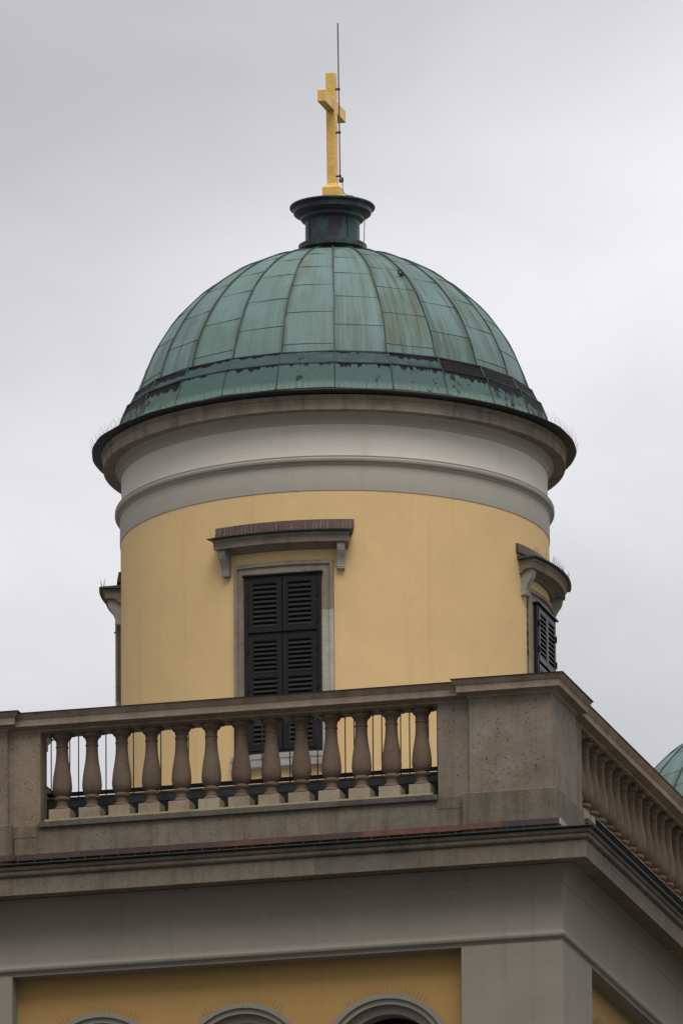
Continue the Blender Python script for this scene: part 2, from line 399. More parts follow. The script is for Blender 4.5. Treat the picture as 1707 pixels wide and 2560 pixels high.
def inst(src, parent, loc, rz=0., **props):
    o = bpy.data.objects.new(src.name.split('.')[0], src.data) if False else src.copy(); COL.objects.link(o)
    o.parent = parent; o.location = loc; o.rotation_euler = (0, 0, rz)
    for k, v in props.items(): o[k] = v
    return o

W, D = 4.523, 5.425            # half width / depth to the pilaster faces
# ------------------------------------------------------------------ ground
g = MB(); g.box(-3000, 3000, -3000, 3000, -1, 0); g.build('ground', 'paving', kind='structure')

# ------------------------------------------------------------------ tower
T = empty('church_tower', (0, 0, 0), label='yellow round church tower with green copper dome on a square balustraded base', category='church tower', group='domed church towers')

# lower walls with arched openings
def arch_wall(half_len, centres, to_world, name='wall'):
    R, zc, z0, z1 = .80, 38.49, 0.0, 39.95
    b = MB(); vs = []; fs = []
    def V(u, z): vs.append(to_world(u, 0, z)); return len(vs)-1
    edges = []
    x = -half_len
    n = 28
    for c in centres:
        a = [V(x, z0), V(c-R, z0), V(c-R, z1), V(x, z1)]; fs.append(tuple(a))
        # below the opening
        fs.append((V(c-R, z0), V(c+R, z0), V(c+R, 35.0), V(c-R, 35.0)))
        for k in range(n):
            t0, t1 = pi-pi*k/n, pi-pi*(k+1)/n
            p0, p1 = (c+R*cos(t0), zc+R*sin(t0)), (c+R*cos(t1), zc+R*sin(t1))
            fs.append((V(*p0), V(*p1), V(p1[0], z1), V(p0[0], z1)))
            # reveal
            vs.append(to_world(p0[0], .55, p0[1])); i0 = len(vs)-1; vs.append(to_world(p1[0], .55, p1[1])); i1 = len(vs)-1
            fs.append((V(*p1), V(*p0), i0, i1))
        for sgn in (-1, 1):
            fs.append((V(c+sgn*R, 35), V(c+sgn*R, zc), len(vs)+0, len(vs)+1)); vs.append(to_world(c+sgn*R, .55, zc)); vs.append(to_world(c+sgn*R, .55, 35))
        x = c+R
    fs.append((V(x, z0), V(half_len, z0), V(half_len, z1), V(x, z1)))
    b.add(vs, fs); b.build(name, 'yellow_shaded', T)
    for c in centres:
        # archivolt: outer ring stands proud, inner grey panel set back, dark opening
        m_ = MB()
        def ringband(r0, r1, d0, d1, n=40):
            vs = []; fs = []
            pts = [pi*k/n for k in range(n+1)]
            sec = [(r0, d0), (r1, d0), (r1, d1), (r0, d1)]
            allp = [(c-0, 0)]
            path = [(-1, 35.0)]+[(a, None) for a in reversed(pts)]+[(1, 35.0)]
            for a, z in path:
                for r, d in sec:
                    if z is None: vs.append(to_world(c+r*cos(a), d, zc+r*sin(a)))
                    else: vs.append(to_world(c+a*r, d, z))
            L = len(path)
            for i in range(L-1):
                for j in range(4):
                    p = i*4+j; q = i*4+(j+1) % 4; fs.append((p, q, q+4, p+4))
            fs.append((0, 1, 2, 3)); fs.append(tuple(4*(L-1)+k for k in (3, 2, 1, 0)))
            m_.add(vs, fs)
        ringband(.865, .93, -.055, .02)
        ringband(.79, .872, -.02, .03)
        su = m_.build('arch_surround', 'grey_shaded', T, smooth=30)
        m_ = MB(); ringband(.68, .815, .09, .35); m_.build('inner_arch', 'grey_arch', su, smooth=30)
        m_ = MB(); vs = [to_world(c-.8, .5, 35), to_world(c+.8, .5, 35), to_world(c+.8, .5, 39.35), to_world(c-.8, .5, 39.35)]; m_.add(vs, [(0, 1, 2, 3)]); m_.build('opening', 'void', su)
F_ = lambda u, d, z: (u, -D+.27+d, z)
R_ = lambda u, d, z: (W-.27-d, u, z)
L_ = lambda u, d, z: (-W+.27+d, -u, z)
B_ = lambda u, d, z: (-u, D-.27-d, z)
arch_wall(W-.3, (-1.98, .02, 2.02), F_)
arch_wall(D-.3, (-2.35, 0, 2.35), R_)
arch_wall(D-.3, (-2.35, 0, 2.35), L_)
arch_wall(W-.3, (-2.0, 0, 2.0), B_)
for sx in (-1, 1):
    for sy in (-1, 1):
        b = MB(); xa, xb = sorted((sx*3.13, sx*W)); ya, yb = sorted((sy*3.763, sy*D))
        b.box(xa, xb, ya, yb, 0, 39.945); b.build('pilaster', 'grey_shaded', T)
# entablature
prof = [(-.5, 39.94), (-.012, 39.94), (-.012, 39.962), (.000, 39.975), (.006, 39.985), (.022, 39.992), (.036, 40.008), (.044, 40.028), (.043, 40.045), (.032, 40.058), (.016, 40.075), (.005, 40.10), (.0, 40.13), (0, 40.715),
        (.006, 40.725), (.010, 40.745), (.021, 40.752), (.022, 40.782), (.026, 40.79), (.032, 40.83), (.048, 40.87), (.085, 40.915), (.125, 40.938), (.150, 40.94), (.152, 40.956), (.20, 40.957)]
b = MB(); b.ringrect(W, D, prof); ent = b.build('entablature', 'grey_shaded', T, smooth=35)
prof = [(-.1, 40.955), (.155, 40.958), (.17, 40.968), (.445, 40.963), (.452, 41.195), (.440, 41.203), (.458, 41.208), (.486, 41.217), (.504, 41.237), (.507, 41.258), (.500, 41.276), (.490, 41.282), (.515, 41.288), (.528, 41.300), (.531, 41.338), (.50, 41.34), (-.1, 41.36)]
b = MB(); b.ringrect(W, D, prof); cor = b.build('stone_cornice', 'stone_cornice', T, smooth=35)
b = MB(); b.ringrect(W, D, [(.50, 41.3395), (.583, 41.348), (.586, 41.353), (.586, 41.358), (.50, 41.362)]); b.build('drip_edge', 'black_metal', cor)
b = MB(); b.ringrect(W, D, [(.583, 41.3585), (.590, 41.359), (.590, 41.367), (.583, 41.3675), (.30, 41.385), (-.18, 41.392)]); b.build('gutter_lip', 'gutter_edge', cor)
# dark upstand along the right and left sides, brackets along the front
for sx in (1, -1):
    b = MB(); xa, xb = sorted((sx*(W+.500), sx*(W+.512))); b.box(xa, xb, -D-.10, D+.1, 41.37, 41.548); b.build('gutter_upstand', 'black_gloss', cor)
    b = MB(); xa, xb = sorted((sx*(W+.490), sx*(W+.520))); b.box(xa, xb, -D-.10, D+.1, 41.5485, 41.557); b.build('upstand_rim', 'zinc', cor)
b = MB()
for k in range(40):
    x = -4.6+k*.235; b.box(x, x+.012, -D-.35, -D-.338, 41.38, 41.47); 
b.build('gutter_bracket', 'bar_metal', cor, kind='stuff')
for sy in (-1, 1):
    b = MB(); y = sy*(D+.055)
    def strip(x0, x1, q):
        yo, yi = sy*(D+q), sy*(D-.15)
        ya, yb = sorted((yo, yi)); b.box(x0, x1, ya, yb, 41.56, 41.600)
        ya, yb = sorted((sy*(D+q-.012), yi)); b.box(x0, x1, ya, yb, 41.6004, 41.642)
    strip(-3.105, 3.142, -.045); strip(-4.52, -3.106, .045-.06); strip(3.143, 4.50, .045-.06)
    b.build('flashing_strip', 'red_copper', T)
b = MB(); b.add([(4.501, -D+.16, 41.56), (4.501, -D-.002, 41.56), (4.501, -D-.002, 41.642), (4.501, -D+.10, 41.642), (4.56, -D+.2, 41.56), (4.52, -D+.14, 41.642)], [(0, 1, 2, 3), (0, 3, 5, 4)]); b.build('flashing_end', 'white_sheet', T)

# balustrades
P_Q = .139; RQ = .19
def corner_pier(sx, sy):
    xa, xb = sorted((sx*3.234, sx*(W-P_Q))); ya, yb = sorted((sy*3.925, sy*(D-P_Q)))
    b = MB(); b.box(xa, xb, ya, yb, 42.05, 43.415); pr = b.build('corner_pier', 'stone_pier', T)
    b = MB(); b.stack(xa, xb, ya, yb, [(.079, 41.30), (.079, 42.068), (.060, 42.085), (.0012, 42.098)]); b.build('pier_base', 'stone_wall', pr)
    b = MB(); b.stack(xa, xb, ya, yb, [(-.05, 43.39), (.004, 43.40), (.02, 43.408), (.03, 43.425), (.06, 43.445), (.10, 43.458), (.134, 43.462), (.142, 43.464), (.142, 43.553), (.139, 43.557), (.150, 43.560), (.158, 43.575), (.178, 43.600), (.186, 43.622), (.192, 43.624), (.192, 43.632)]); cp = b.build('pier_cap', 'stone_rail', pr, smooth=30)
    b = MB(); b.stack(xa, xb, ya, yb, [(.190, 43.6325), (.208, 43.634), (.208, 43.641), (.10, 43.66), (-.2, 43.69)]); b.build('cap_flashing', 'black_metal', cp)
for sx in (-1, 1):
    for sy in (-1, 1): corner_pier(sx, sy)
# one baluster
bp = [(.09, 42.285), (.118, 42.293), (.122, 42.305), (.108, 42.322), (.086, 42.338), (.084, 42.343), (.079, 42.348), (.078, 42.398), (.083, 42.405), (.083, 42.415), (.096, 42.425), (.104, 42.440), (.104, 42.456), (.095, 42.473), (.088, 42.480),
      (.098, 42.492), (.115, 42.515), (.128, 42.55), (.1345, 42.59), (.135, 42.62), (.132, 42.67), (.125, 42.75), (.113, 42.83), (.100, 42.91), (.090, 42.98), (.0845, 43.05), (.082, 43.12), (.081, 43.163), (.089, 43.168), (.089, 43.185), (.082, 43.190), (.081, 43.238), (.087, 43.242), (.088, 43.256), (.086, 43.262), (.098, 43.275), (.118, 43.292), (.130, 43.312), (.133, 43.33), (.128, 43.345), (.115, 43.352)]
b = MB(); b.lathe([(r, z-42.16) for r, z in bp], 28, cap=True); bal0 = b.build('baluster', 'stone_baluster', None, smooth=40)
b = MB(); b.box(-.147, .147, -.147, .147, 0, .128); b.stack(-.147, .147, -.147, .147, [(-.0, .1285), (-.02, .134), (-.04, .135)]); pl0 = b.build('plinth', 'stone_plinth', bal0)
b = MB(); b.box(-.144, .144, -.144, .144, 1.188, 1.224); ab0 = b.build('abacus', 'stone_baluster', bal0)
first = [True]
def balustrade(L, sp, n, rz, recess_end, label):
    """built along local x at local y = 0 (axis), outward is -y; placed by rz"""
    dist = {0: D, 1: W}[L] - .35
    root = MB()
    e = recess_end
    # plinth wall below the balusters
    root.box(-e-.36, e+.36, -.24+.04, .22, 41.30, 42.075)
    rt = root.build('balustrade', 'stone_wall', T, label=label)
    mtx = Matrix.Rotation(rz, 4, 'Z') @ Matrix.Translation((0, -dist, 0)); rt.matrix_basis = mtx
    s0 = e-.01
    b = MB(); b.stack(-s0+.03, s0-.03, -.20, .24, [(0, 42.02), (.045, 42.022), (.048, 42.03), (.048, 42.098), (.02, 42.10)]); sl = b.build('sill', 'stone_sill', rt)
    b = MB(); b.box(-s0+.06, s0-.06, -.215, .215, 42.1005, 42.132); b.build('sill_bed', 'mortar', sl)
    b = MB(); b.stack(-e-.36, e+.36, -.07, .07, [(.08, 43.376), (.095, 43.380), (.095, 43.402), (.115, 43.412), (.16, 43.422), (.200, 43.438), (.209, 43.440), (.209, 43.530), (.206, 43.534), (.216, 43.536), (.224, 43.555), (.246, 43.582), (.254, 43.602), (.260, 43.604), (.260, 43.612)]); rl = b.build('rail', 'stone_rail', rt, smooth=30)
    b = MB(); b.stack(-e-.36, e+.36, -.07, .07, [(.258, 43.6125), (.275, 43.614), (.275, 43.620), (.1, 43.65)]); b.build('rail_flashing', 'black_metal', rl)
    for sg in (-1, 1):
        xa, xb = sorted((sg*e, sg*(e+.50))); b = MB(); b.box(xa, xb, -.16, .16, 42.06, 43.385); hp = b.build('half_pier', 'stone_pier', rt)
        xa, xb = sorted((sg*(e-.0), sg*(e+.40))); b = MB(); b.stack(xa, xb-.06, -.19, .15, [(.015, 41.9), (.015, 42.060), (.0, 42.085)]); b.build('pier_base', 'stone_wall', hp)
    for k in range(n):
        x = (k-(n-1)/2)*sp
        if first[0]: o = bal0; o.parent = rt; o.location = (x, 0, 42.158); first[0] = False
        else:
            o = bal0.copy(); COL.objects.link(o); o.parent = rt; o.location = (x, 0, 42.158)
        o['_k'] = k
    return rt
# balusters are sub-parts: fold plinth and abacus in one mesh with the turned body
def join_baluster():
    b = MB(); b.lathe([(r, z-42.158) for r, z in bp], 28, cap=True, mi=0)
    b.box(-.147, .147, -.147, .147, -.0255, .128, mi=1); b.box(-.144, .144, -.144, .144, 1.190, 1.2165, mi=0)
    b.stack(-.12, .12, -.12, .12, [(.0, 1.186), (.012, 1.188), (.012, 1.19)], mi=0)
    return b.build('baluster', ['stone_baluster', 'stone_plinth'], None, smooth=35)
for o in (pl0, ab0, bal0): bpy.data.objects.remove(o)
bal0 = join_baluster()
balustrade(0, .4202, 13, 0, 2.785, 'front balustrade of thirteen brown stone balusters')
balustrade(1, .4430, 15, pi/2, 3.40, 'right side balustrade of brown stone balusters seen end on')
balustrade(1, .4430, 15, -pi/2, 3.40, 'left side balustrade')
balustrade(0, .4202, 13, pi, 2.785, 'rear balustrade')
for o in bpy.data.objects:
    if '_k' in o: del o['_k']
b = MB(); b.box(-W+.55, W-.55, -D+.55, D-.55, 41.2, 41.8); b.build('terrace_roof', 'bounce_roof', T)

# ------------------------------------------------------------------ drum
b = MB(); b.lathe([(3.0, 41.8), (3.0, 47.125)], 192); drum = b.build('drum', 'yellow', T, smooth=60)
b = MB(); b.lathe([(2.99, 47.122), (3.008, 47.122), (3.010, 47.128), (3.008, 47.485), (3.018, 47.487), (3.022, 47.492), (3.024, 47.508), (3.040, 47.516), (3.068, 47.528), (3.080, 47.548), (3.080, 47.570), (3.072, 47.580), (3.066, 47.584), (3.074, 47.588), (3.078, 47.600), (3.074, 47.607), (3.04, 47.612), (2.99, 47.615)], 192); b.build('lower_band', 'grey_mid', drum, smooth=35)
b = MB(); b.lathe([(2.985, 47.60), (2.988, 48.070), (2.992, 48.075)], 192); b.build('frieze', 'grey_light', drum, smooth=50)
b = MB(); b.lathe([(2.985, 48.072), (3.004, 48.074), (3.006, 48.100), (3.012, 48.104), (3.016, 48.150), (3.030, 48.19), (3.058, 48.218), (3.075, 48.222)], 192); b.build('bed_moulding', 'grey_mid', drum, smooth=35)
b = MB(); b.lathe([(2.98, 48.219), (3.075, 48.222), (3.16, 48.223), (3.225, 48.213), (3.236, 48.213), (3.241, 48.218), (3.243, 48.355), (3.237, 48.362), (3.245, 48.366), (3.252, 48.375), (3.257, 48.392), (3.266, 48.398), (3.272, 48.418), (3.2, 48.42)], 192); dc = b.build('drum_cornice', 'stone_drum_cornice', drum, smooth=35)
# slightly uneven metal cover on the cornice
def wob(a, s): return .006*sin(5*a+s)+.004*sin(13*a+2*s)+.003*sin(31*a+s)
b = MB(); seg = 144; vs = []; fs = []; pr = [(3.22, 48.4215), (3.385, 48.445), (3.398, 48.452), (3.398, 48.462), (3.30, 48.50), (2.95, 48.56)]
for k, (r, z) in enumerate(pr):
    for j in range(seg):
        a = 2*pi*j/seg; w_ = wob(a, 1.3) if k in (1, 2, 3) else 0
        vs.append(((r+w_)*sin(a), -(r+w_)*cos(a), z+w_*.6))
for k in range(len(pr)-1):
    for j in range(seg): fs.append((k*seg+j, k*seg+(j+1) % seg, (k+1)*seg+(j+1) % seg, (k+1)*seg+j))
b.add(vs, fs); b.build('cornice_cover', 'black_metal', drum, smooth=40)

# ------------------------------------------------------------------ dome
DA, DB, DC = 2.872, 2.832, 48.525
def dr(z): return DA*sqrt(max(0, 1-((z-DC)/DB)**2))
SA = [49.605, 50.083, 50.53, 50.867, 51.13]; SB = [49.30, 49.815, 50.29, 50.664, 50.97]
NG = 24; b = MB(); seam = MB(); hs = MB(); rnd = random.Random(11)
ztop = 51.35
def mlen(z): return DB*asin((z-DC)/DB)
for gidx in range(NG):
    a0 = 2*pi*gidx/NG; a1 = 2*pi*(gidx+1)/NG
    A = SA if gidx % 2 == 1 else SB
    jit = [rnd.uniform(-.012, .012) for _ in A]
    zs = [49.10]+[z+j for z, j in zip(A, jit)]+[ztop]
    for p in range(len(zs)-1):
        col = (rnd.random(), rnd.random(), rnd.random()**1.3 if 1 else 0)
        if gidx in (2,): col = (col[0]*.5, .12+.3*col[1], .95)
        if gidx in (3, 4): col = (col[0], .3+.4*col[1], .7+.3*col[2])
        if gidx in (23, 0, 22): col = (col[0]*.6, .55+.4*col[1], .15*col[2])
        if gidx == 1: col = (col[0], .5+.4*col[1], .5)
        nu, nv = 6, 5; vs = []; uvs = []; fs = []; eds = []
        for v in range(nv+1):
            z = zs[p]+(zs[p+1]-zs[p])*v/nv
            r = dr(z)
            for u in range(nu+1):
                t = u/nu; a = a0+(a1-a0)*t
                # gores are flattened a little between the seams
                k = .45; flat = cos((a1-a0)/2)/cos(a-(a0+a1)/2)
                rr = r*((1-k)+k*flat)
                if v == 0 and p: rr += .004
                vs.append((rr*sin(a), -rr*cos(a), z)); uvs.append((a*2.8+gidx*.37, mlen(z)+gidx*1.7)); eds.append(min(t, 1-t)*1.0)
        for v in range(nv):
            for u in range(nu):
                q = v*(nu+1)+u; fs.append((q, q+1, q+nu+2, q+nu+1))
        b.add(vs, fs, 0, uvs, col, eds)
        # horizontal lock seam
        if p:
            z = zs[p]; pts = []
            for u in range(7):
                t = u/6; a = a0+(a1-a0)*t; flat = cos((a1-a0)/2)/cos(a-(a0+a1)/2); rr = dr(z)*(.55+.45*flat)+.003
                pts.append((rr*sin(a), -rr*cos(a), z+.004*sin(t*5+gidx)))
            hs.tube(pts, .0034, 5)
    # standing seam
    a = a0+rnd.uniform(-.002, .002); vs = []; fs = []; N = 22
    for i in range(N+1):
        z = 49.12+(51.30-49.12)*sin(i/N*pi/2); r = dr(z); nz = (z-DC)/DB/DB; nr = r/DA/DA; l = sqrt(nz*nz+nr*nr); nz /= l; nr /= l
        h = .025+.004*sin(i*1.7+gidx); wl = .0062; wob_ = .004*sin(i*.9+gidx*2.1)
        er = Vector((sin(a), -cos(a), 0)); et = Vector((cos(a), sin(a), 0))
        base = er*(r-.01)+Vector((0, 0, z)); nn = er*nr+Vector((0, 0, nz))
        for dd, hh in ((-wl*1.6, 0), (-wl, h), (wl, h), (wl*1.6, 0)): vs.append(base+et*(dd+wob_)+nn*(hh+.0))
    for i in range(N):
        for j in range(3): q = i*4+j; fs.append((q, q+1, q+5, q+4))
    seam.add(vs, fs)
b.add(seam.v, seam.f, 1); b.add(hs.v, hs.f, 1)
dome = b.build('dome', ['patina', 'seam'], T, smooth=25)
# two flashing strips at the foot of the dome, faceted panel by panel
def strips(name, mat, r0, z0, r1, z1, blackish):
    b = MB(); sm = MB(); rn = random.Random(5)
    for gidx in range(NG):
        a0 = 2*pi*gidx/NG; a1 = 2*pi*(gidx+1)/NG
        dark = blackish(gidx, rn); col = (rn.random(), rn.random(), dark)
        nu = 5; vs = []; uvs = []
        for v, (r, z) in enumerate(((r0, z0), (r1, z1))):
            for u in range(nu+1):
                t = u/nu; a = a0+(a1-a0)*t; flat = cos((a1-a0)/2)/cos(a-(a0+a1)/2); rr = r*(.3+.7*flat)
                zz = z+(.007*sin(3.1*gidx+t*3)+.006*sin(gidx*5.3)) * (1 if v == 1 else .6)
                vs.append((rr*sin(a), -rr*cos(a), zz)); uvs.append((a*2.9+gidx*.41, float(v)))
        b.add(vs, [(u, u+1, u+nu+2, u+nu+1) for u in range(nu)], 0, uvs, col)
        a = a0; p0 = Vector((r0*sin(a), -r0*cos(a), z0)); p1 = Vector(((r1)*sin(a), -(r1)*cos(a), z1+.004))
        sm.tube([p0, p1], .011, 5)
    # folded top edge
    pts = []
    b.add(sm.v, sm.f, 1); o = b.build(name, [mat, 'seam'], dome)
    e = MB(); e.lathe([(r1-.002, z1-.006), (r1+.014, z1-.004), (r1+.012, z1+.014), (r1-.03, z1+.016)], NG); e.build('folded_edge', 'black_metal', o)
    return o
def bk(g_, rn):
    d = {3: .95, 4: .98, 5: .85, 21: .45, 20: .6, 19: .8, 22: .25, 23: .1, 0: .05, 1: .05, 2: .35}.get(g_)
    return rn.random()*.7 if d is None else d
def bk2(g_, rn):
    d = {3: .35, 4: .72, 5: 1.0, 6: 1.0, 0: .16, 1: .2, 2: .3, 23: .12, 22: .10, 21: .55, 20: .85, 19: .9}.get(g_)
    return rn.random()*.7 if d is None else d
strips('lower_flashing', 'band_low', 3.135, 48.56, 2.985, 48.955, bk2)
strips('upper_flashing', 'band_top', 2.962, 48.955, 2.862, 49.150, bk)
b = MB(); b.tube([(1.36, -1.50, 50.52), (1.40, -1.53, 50.56), (1.39, -1.57, 50.60), (1.35, -1.56, 50.60), (1.35, -1.53, 50.56), (1.42, -1.50, 50.53)], .014, 6); b.build('roof_hook', 'black_metal', dome)

# lantern on top
b = MB(); b.lathe([(.44, 51.28), (.41, 51.34), (.40, 51.405), (.466, 51.412), (.480, 51.418), (.484, 51.492), (.470, 51.500), (.40, 51.512), (.385, 51.515), (.382, 51.82), (.392, 51.845), (.405, 51.855)], 72)
lan = b.build('lantern', 'dark_copper', T, smooth=35)
b = MB(); b.lathe([(.36, 51.80), (.40, 51.845), (.430, 51.862), (.440, 51.868), (.443, 51.905), (.455, 51.915), (.50, 51.935), (.535, 51.955), (.546, 51.962), (.550, 52.022), (.560, 52.032), (.598, 52.044), (.603, 52.050), (.603, 52.064), (.596, 52.072), (.45, 52.085), (0.001, 52.10)], 96); b.build('lantern_cap', 'dark_copper', lan, smooth=30)
b = MB()
for a in (radians(-42), radians(48)): b.tube([(.387*sin(a), -.387*cos(a), 51.52), (.387*sin(a), -.387*cos(a), 51.84)], .008, 5)
b.build('lantern_seams', 'black_metal', lan)

# ------------------------------------------------------------------ windows of the drum
def window(ang, label):
    Rz = Matrix.Rotation(radians(ang), 4, 'Z')
    zt = 46.125; zb = 43.38; xh = .705; side_ = ang < -20; fo = .032 if side_ else 0.0
    b = MB()
    # stone frame: two jambs and a lintel following the drum, with a raised outer fillet
    def arc(x0, x1, r, z0, z1, mi=0, seg=8, r_in=2.95):
        vs = []; fs = []; r = r+fo
        for j in range(seg+1):
            x = x0+(x1-x0)*j/seg
            for rr, z in ((r_in, z0), (r, z0), (r, z1), (r_in, z1)): vs.append((x, -sqrt(rr*rr-x*x), z))
        for j in range(seg):
            for k in range(4): a = j*4+k; q = j*4+(k+1) % 4; fs.append((a, a+4, q+4, q))
        fs.append((0, 1, 2, 3)); fs.append(tuple(seg*4+k for k in (3, 2, 1, 0))); b.add(vs, fs, mi)
    zr = 45.42 if abs(ang) < 20 else 44.9          # repaired part of the right jamb
    arc(-xh, xh, 3.024, 45.90, zt, 0, 16)
    arc(-xh, -.50, 3.024, 45.15, 45.90); arc(-xh, -.50, 3.023, zb, 45.15, 0)
    arc(.50, xh, 3.024, zr, 45.90); arc(.50, xh, 3.023, zb, zr, 1)
    arc(-xh, xh, 3.048, zt-.055, zt, 0, 16); arc(-xh, -xh+.05, 3.048, zb, zt-.0551, 0, 3); arc(xh-.05, xh, 3.048, zr, zt-.0551, 0, 3); arc(xh-.05, xh, 3.047, zb, zr-.0002, 1, 3)
    arc(-xh+.06, xh-.06, 3.032, zt-.075, zt-.062, 0, 16)
    b.xf(Rz); w_ = b.build('window', ['stone_frame', 'stone_new'], T, label=label)
    b = MB(); arc_ = b
    b.arcsweep([(2.95, 43.22), (3.10, 43.22), (3.10, 43.325), (3.11, 43.33), (3.11, 43.40), (2.95, 43.41)], .76, 12); b.xf(Rz); b.build('window_sill', 'stone_new', w_)
    # shutters
    y0 = -3.012 if side_ else -3.032; b = MB()
    b.box(-.545, -.49, y0, -2.90, 43.42, 45.935); b.box(.49, .545, y0, -2.90, 43.42, 45.935); b.box(-.49, .49, y0+.002, -2.96, 45.905, 45.935)
    b.box(-.49, .49, y0+.004, -2.96, 43.42, 43.455); b.box(-.49, .49, -3.0045, -2.90, 43.45, 45.91)
    b.box(-.568, .568, y0-.040, -2.95, 45.9352, 45.955)
    b.xf(Rz); ca = b.build('shutter_case', 'shutter', w_)
    def leaf(x0, x1, z0, z1, slots):
        b = MB(); yo = y0-.010; yi = y0+.012; st = .062; sl = (x0+st, x1-st)
        b.box(x0, sl[0], yo, yi, z0, z1); b.box(sl[1], x1, yo, yi, z0, z1)
        zc = z0
        for (s0, s1, n) in slots:
            b.box(sl[0], sl[1], yo+.001, yi, zc, s0); zc = s1
        b.box(sl[0], sl[1], yo+.001, yi, zc, z1)
        # recessed moulding round each opening
        for (s0, s1, n) in slots:
            b.box(sl[0]-.0, sl[0]+.014, yo+.006, yi, s0, s1); b.box(sl[1]-.014, sl[1], yo+.006, yi, s0, s1); b.box(sl[0]+.014, sl[1]-.014, yo+.006, yi, s1-.014, s1)
            h = (s1-s0-.02)/n
            for k in range(n):
                za = s0+h*k+.004
                xa, xb = sl[0]+.014, sl[1]-.014
                b.add([(xa, yo+.002, za), (xb, yo+.002, za), (xb, yo+.002, za+.012), (xa, yo+.002, za+.012), (xa, yi+.008, za+h*.86), (xb, yi+.008, za+h*.86), (xa, yi+.008, za+h*.86-.012), (xb, yi+.008, za+h*.86-.012)],
                      [(0, 1, 2, 3), (3, 2, 5, 4), (1, 0, 6, 7), (4, 5, 7, 6), (0, 3, 4, 6), (2, 1, 7, 5)])
        b.xf(Rz); return b.build('shutter_leaf', 'shutter', w_)
    for x0, x1 in ((-.487, -.006), (.006, .487)):
        lf = leaf(x0, x1, 45.135, 45.895, [(45.205, 45.838, 9)])
        lf2 = leaf(x0, x1, 43.46, 45.085, [(43.535, 44.495, 14), (44.55, 45.02, 7)])
    for sg in (-1, 1):
        for z in (45.62, 45.25, 44.85, 44.30, 43.85):
            b = MB(); xa, xb = sorted((sg*.475, sg*.505)); b.box(xa, xb, y0-.022, y0-.001, z, z+.085)
            xa, xb = sorted((sg*.484, sg*.497)); b.box(xa, xb, y0-.028, y0-.022, z-.01, z+.095)
            b.xf(Rz); b.build('hinge', 'shutter', w_)
    # hood
    b = MB(); b.radsweep([(2.95, 46.285), (3.045, 46.288), (3.05, 46.305), (3.07, 46.33), (3.10, 46.343), (3.205, 46.347), (3.215, 46.343), (3.222, 46.430), (3.230, 46.434), (3.245, 46.452), (3.252, 46.472), (2.95, 46.478)], 17.4, 20); b.xf(Rz); hd = b.build('hood', 'stone_hood', w_)
    b = MB(); b.radsweep([(2.95, 46.4785), (3.25, 46.4785), (3.300, 46.483), (3.303, 46.494), (2.95, 46.530)], 18.4, 20); b.xf(Rz); b.build('hood_lid', 'gutter_edge', hd)
    b = MB(); b.radsweep([(2.98, 46.570), (3.055, 46.565), (3.048, 46.632), (3.044, 46.634), (3.036, 46.700), (2.98, 46.712)], 18.9, 20); b.xf(Rz); b.build('hood_cover', 'hood_sheet', hd)
    for ac in (-15.6, 15.4):
        b = MB(); pr = [(2.97, 46.342), (3.180, 46.342), (3.184, 46.31), (3.178, 46.27), (3.162, 46.225), (3.136, 46.185), (3.110, 46.145), (3.088, 46.10), (3.075, 46.055), (3.070, 46.028), (3.078, 46.024), (3.080, 46.014), (3.071, 46.010), (3.077, 46.002), (3.075, 45.988), (2.97, 45.98)]
        hw = .054; vs = [(-hw, -r, z) for r, z in pr]+[(hw, -r, z) for r, z in pr]; n = len(pr)
        fs = [tuple(range(n)), tuple(reversed(range(n, 2*n)))]+[(k, n+k, n+(k+1) % n, (k+1) % n) for k in range(n)]
        b.add(vs, fs); b.xf(Rz @ Matrix.Rotation(radians(ac), 4, 'Z')); b.build('bracket', 'stone_bracket', hd)
    return w_
window(.8, 'front window with closed dark shutters, its stone frame patched pale at lower right')
window(90.3, 'right hand window with closed dark shutters seen edge on')
window(-89.6, 'left hand window seen in profile')
window(180.5, 'rear window')

# ------------------------------------------------------------------ twin tower further back
def copy_tree(o, parent=None):
    c = o.copy(); COL.objects.link(c); c.parent = parent
    for ch in list(o.children): copy_tree(ch, c)
    return c
twin = copy_tree(T); twin.location = (0.1, 28.0, 0)
twin['label'] = 'matching green domed church tower showing only a slice of dome at the right edge'

# ------------------------------------------------------------------ things standing on the tower
cr = empty('cross', (0, 0, 52.08), label='gilded cross standing on the dark copper lantern of the dome', category='cross')
lean = .0055
def LN_(x, y, z): return (x-lean*(z-52.3)*1.0+.012, y, z-52.08)
def lbox(b, x0, x1, y0, y1, z0, z1): b.add([LN_(x, y, z) for z in (z0, z1) for y in (y0, y1) for x in (x0, x1)], [(0, 2, 3, 1), (4, 5, 7, 6), (0, 1, 5, 4), (2, 6, 7, 3), (0, 4, 6, 2), (1, 3, 7, 5)])
b = MB(); lbox(b, -.070, .060, -.070, .070, 52.40, 54.035)
b.build('upright', 'gold', cr)
b = MB(); lbox(b, -.064, .054, -.56, .56, 53.468, 53.640); b.build('crossbar', 'gold', cr)
b = MB(); b.stack(-.115, .135, -.125, .125, [(0, .0), (0, .255), (-.012, .275), (-.055, .318), (-.058, .335)]); b.build('foot', 'gold', cr)
for c in cr.children:
    md = c.modifiers.new('b', 'BEVEL'); md.width = .006; md.segments = 2

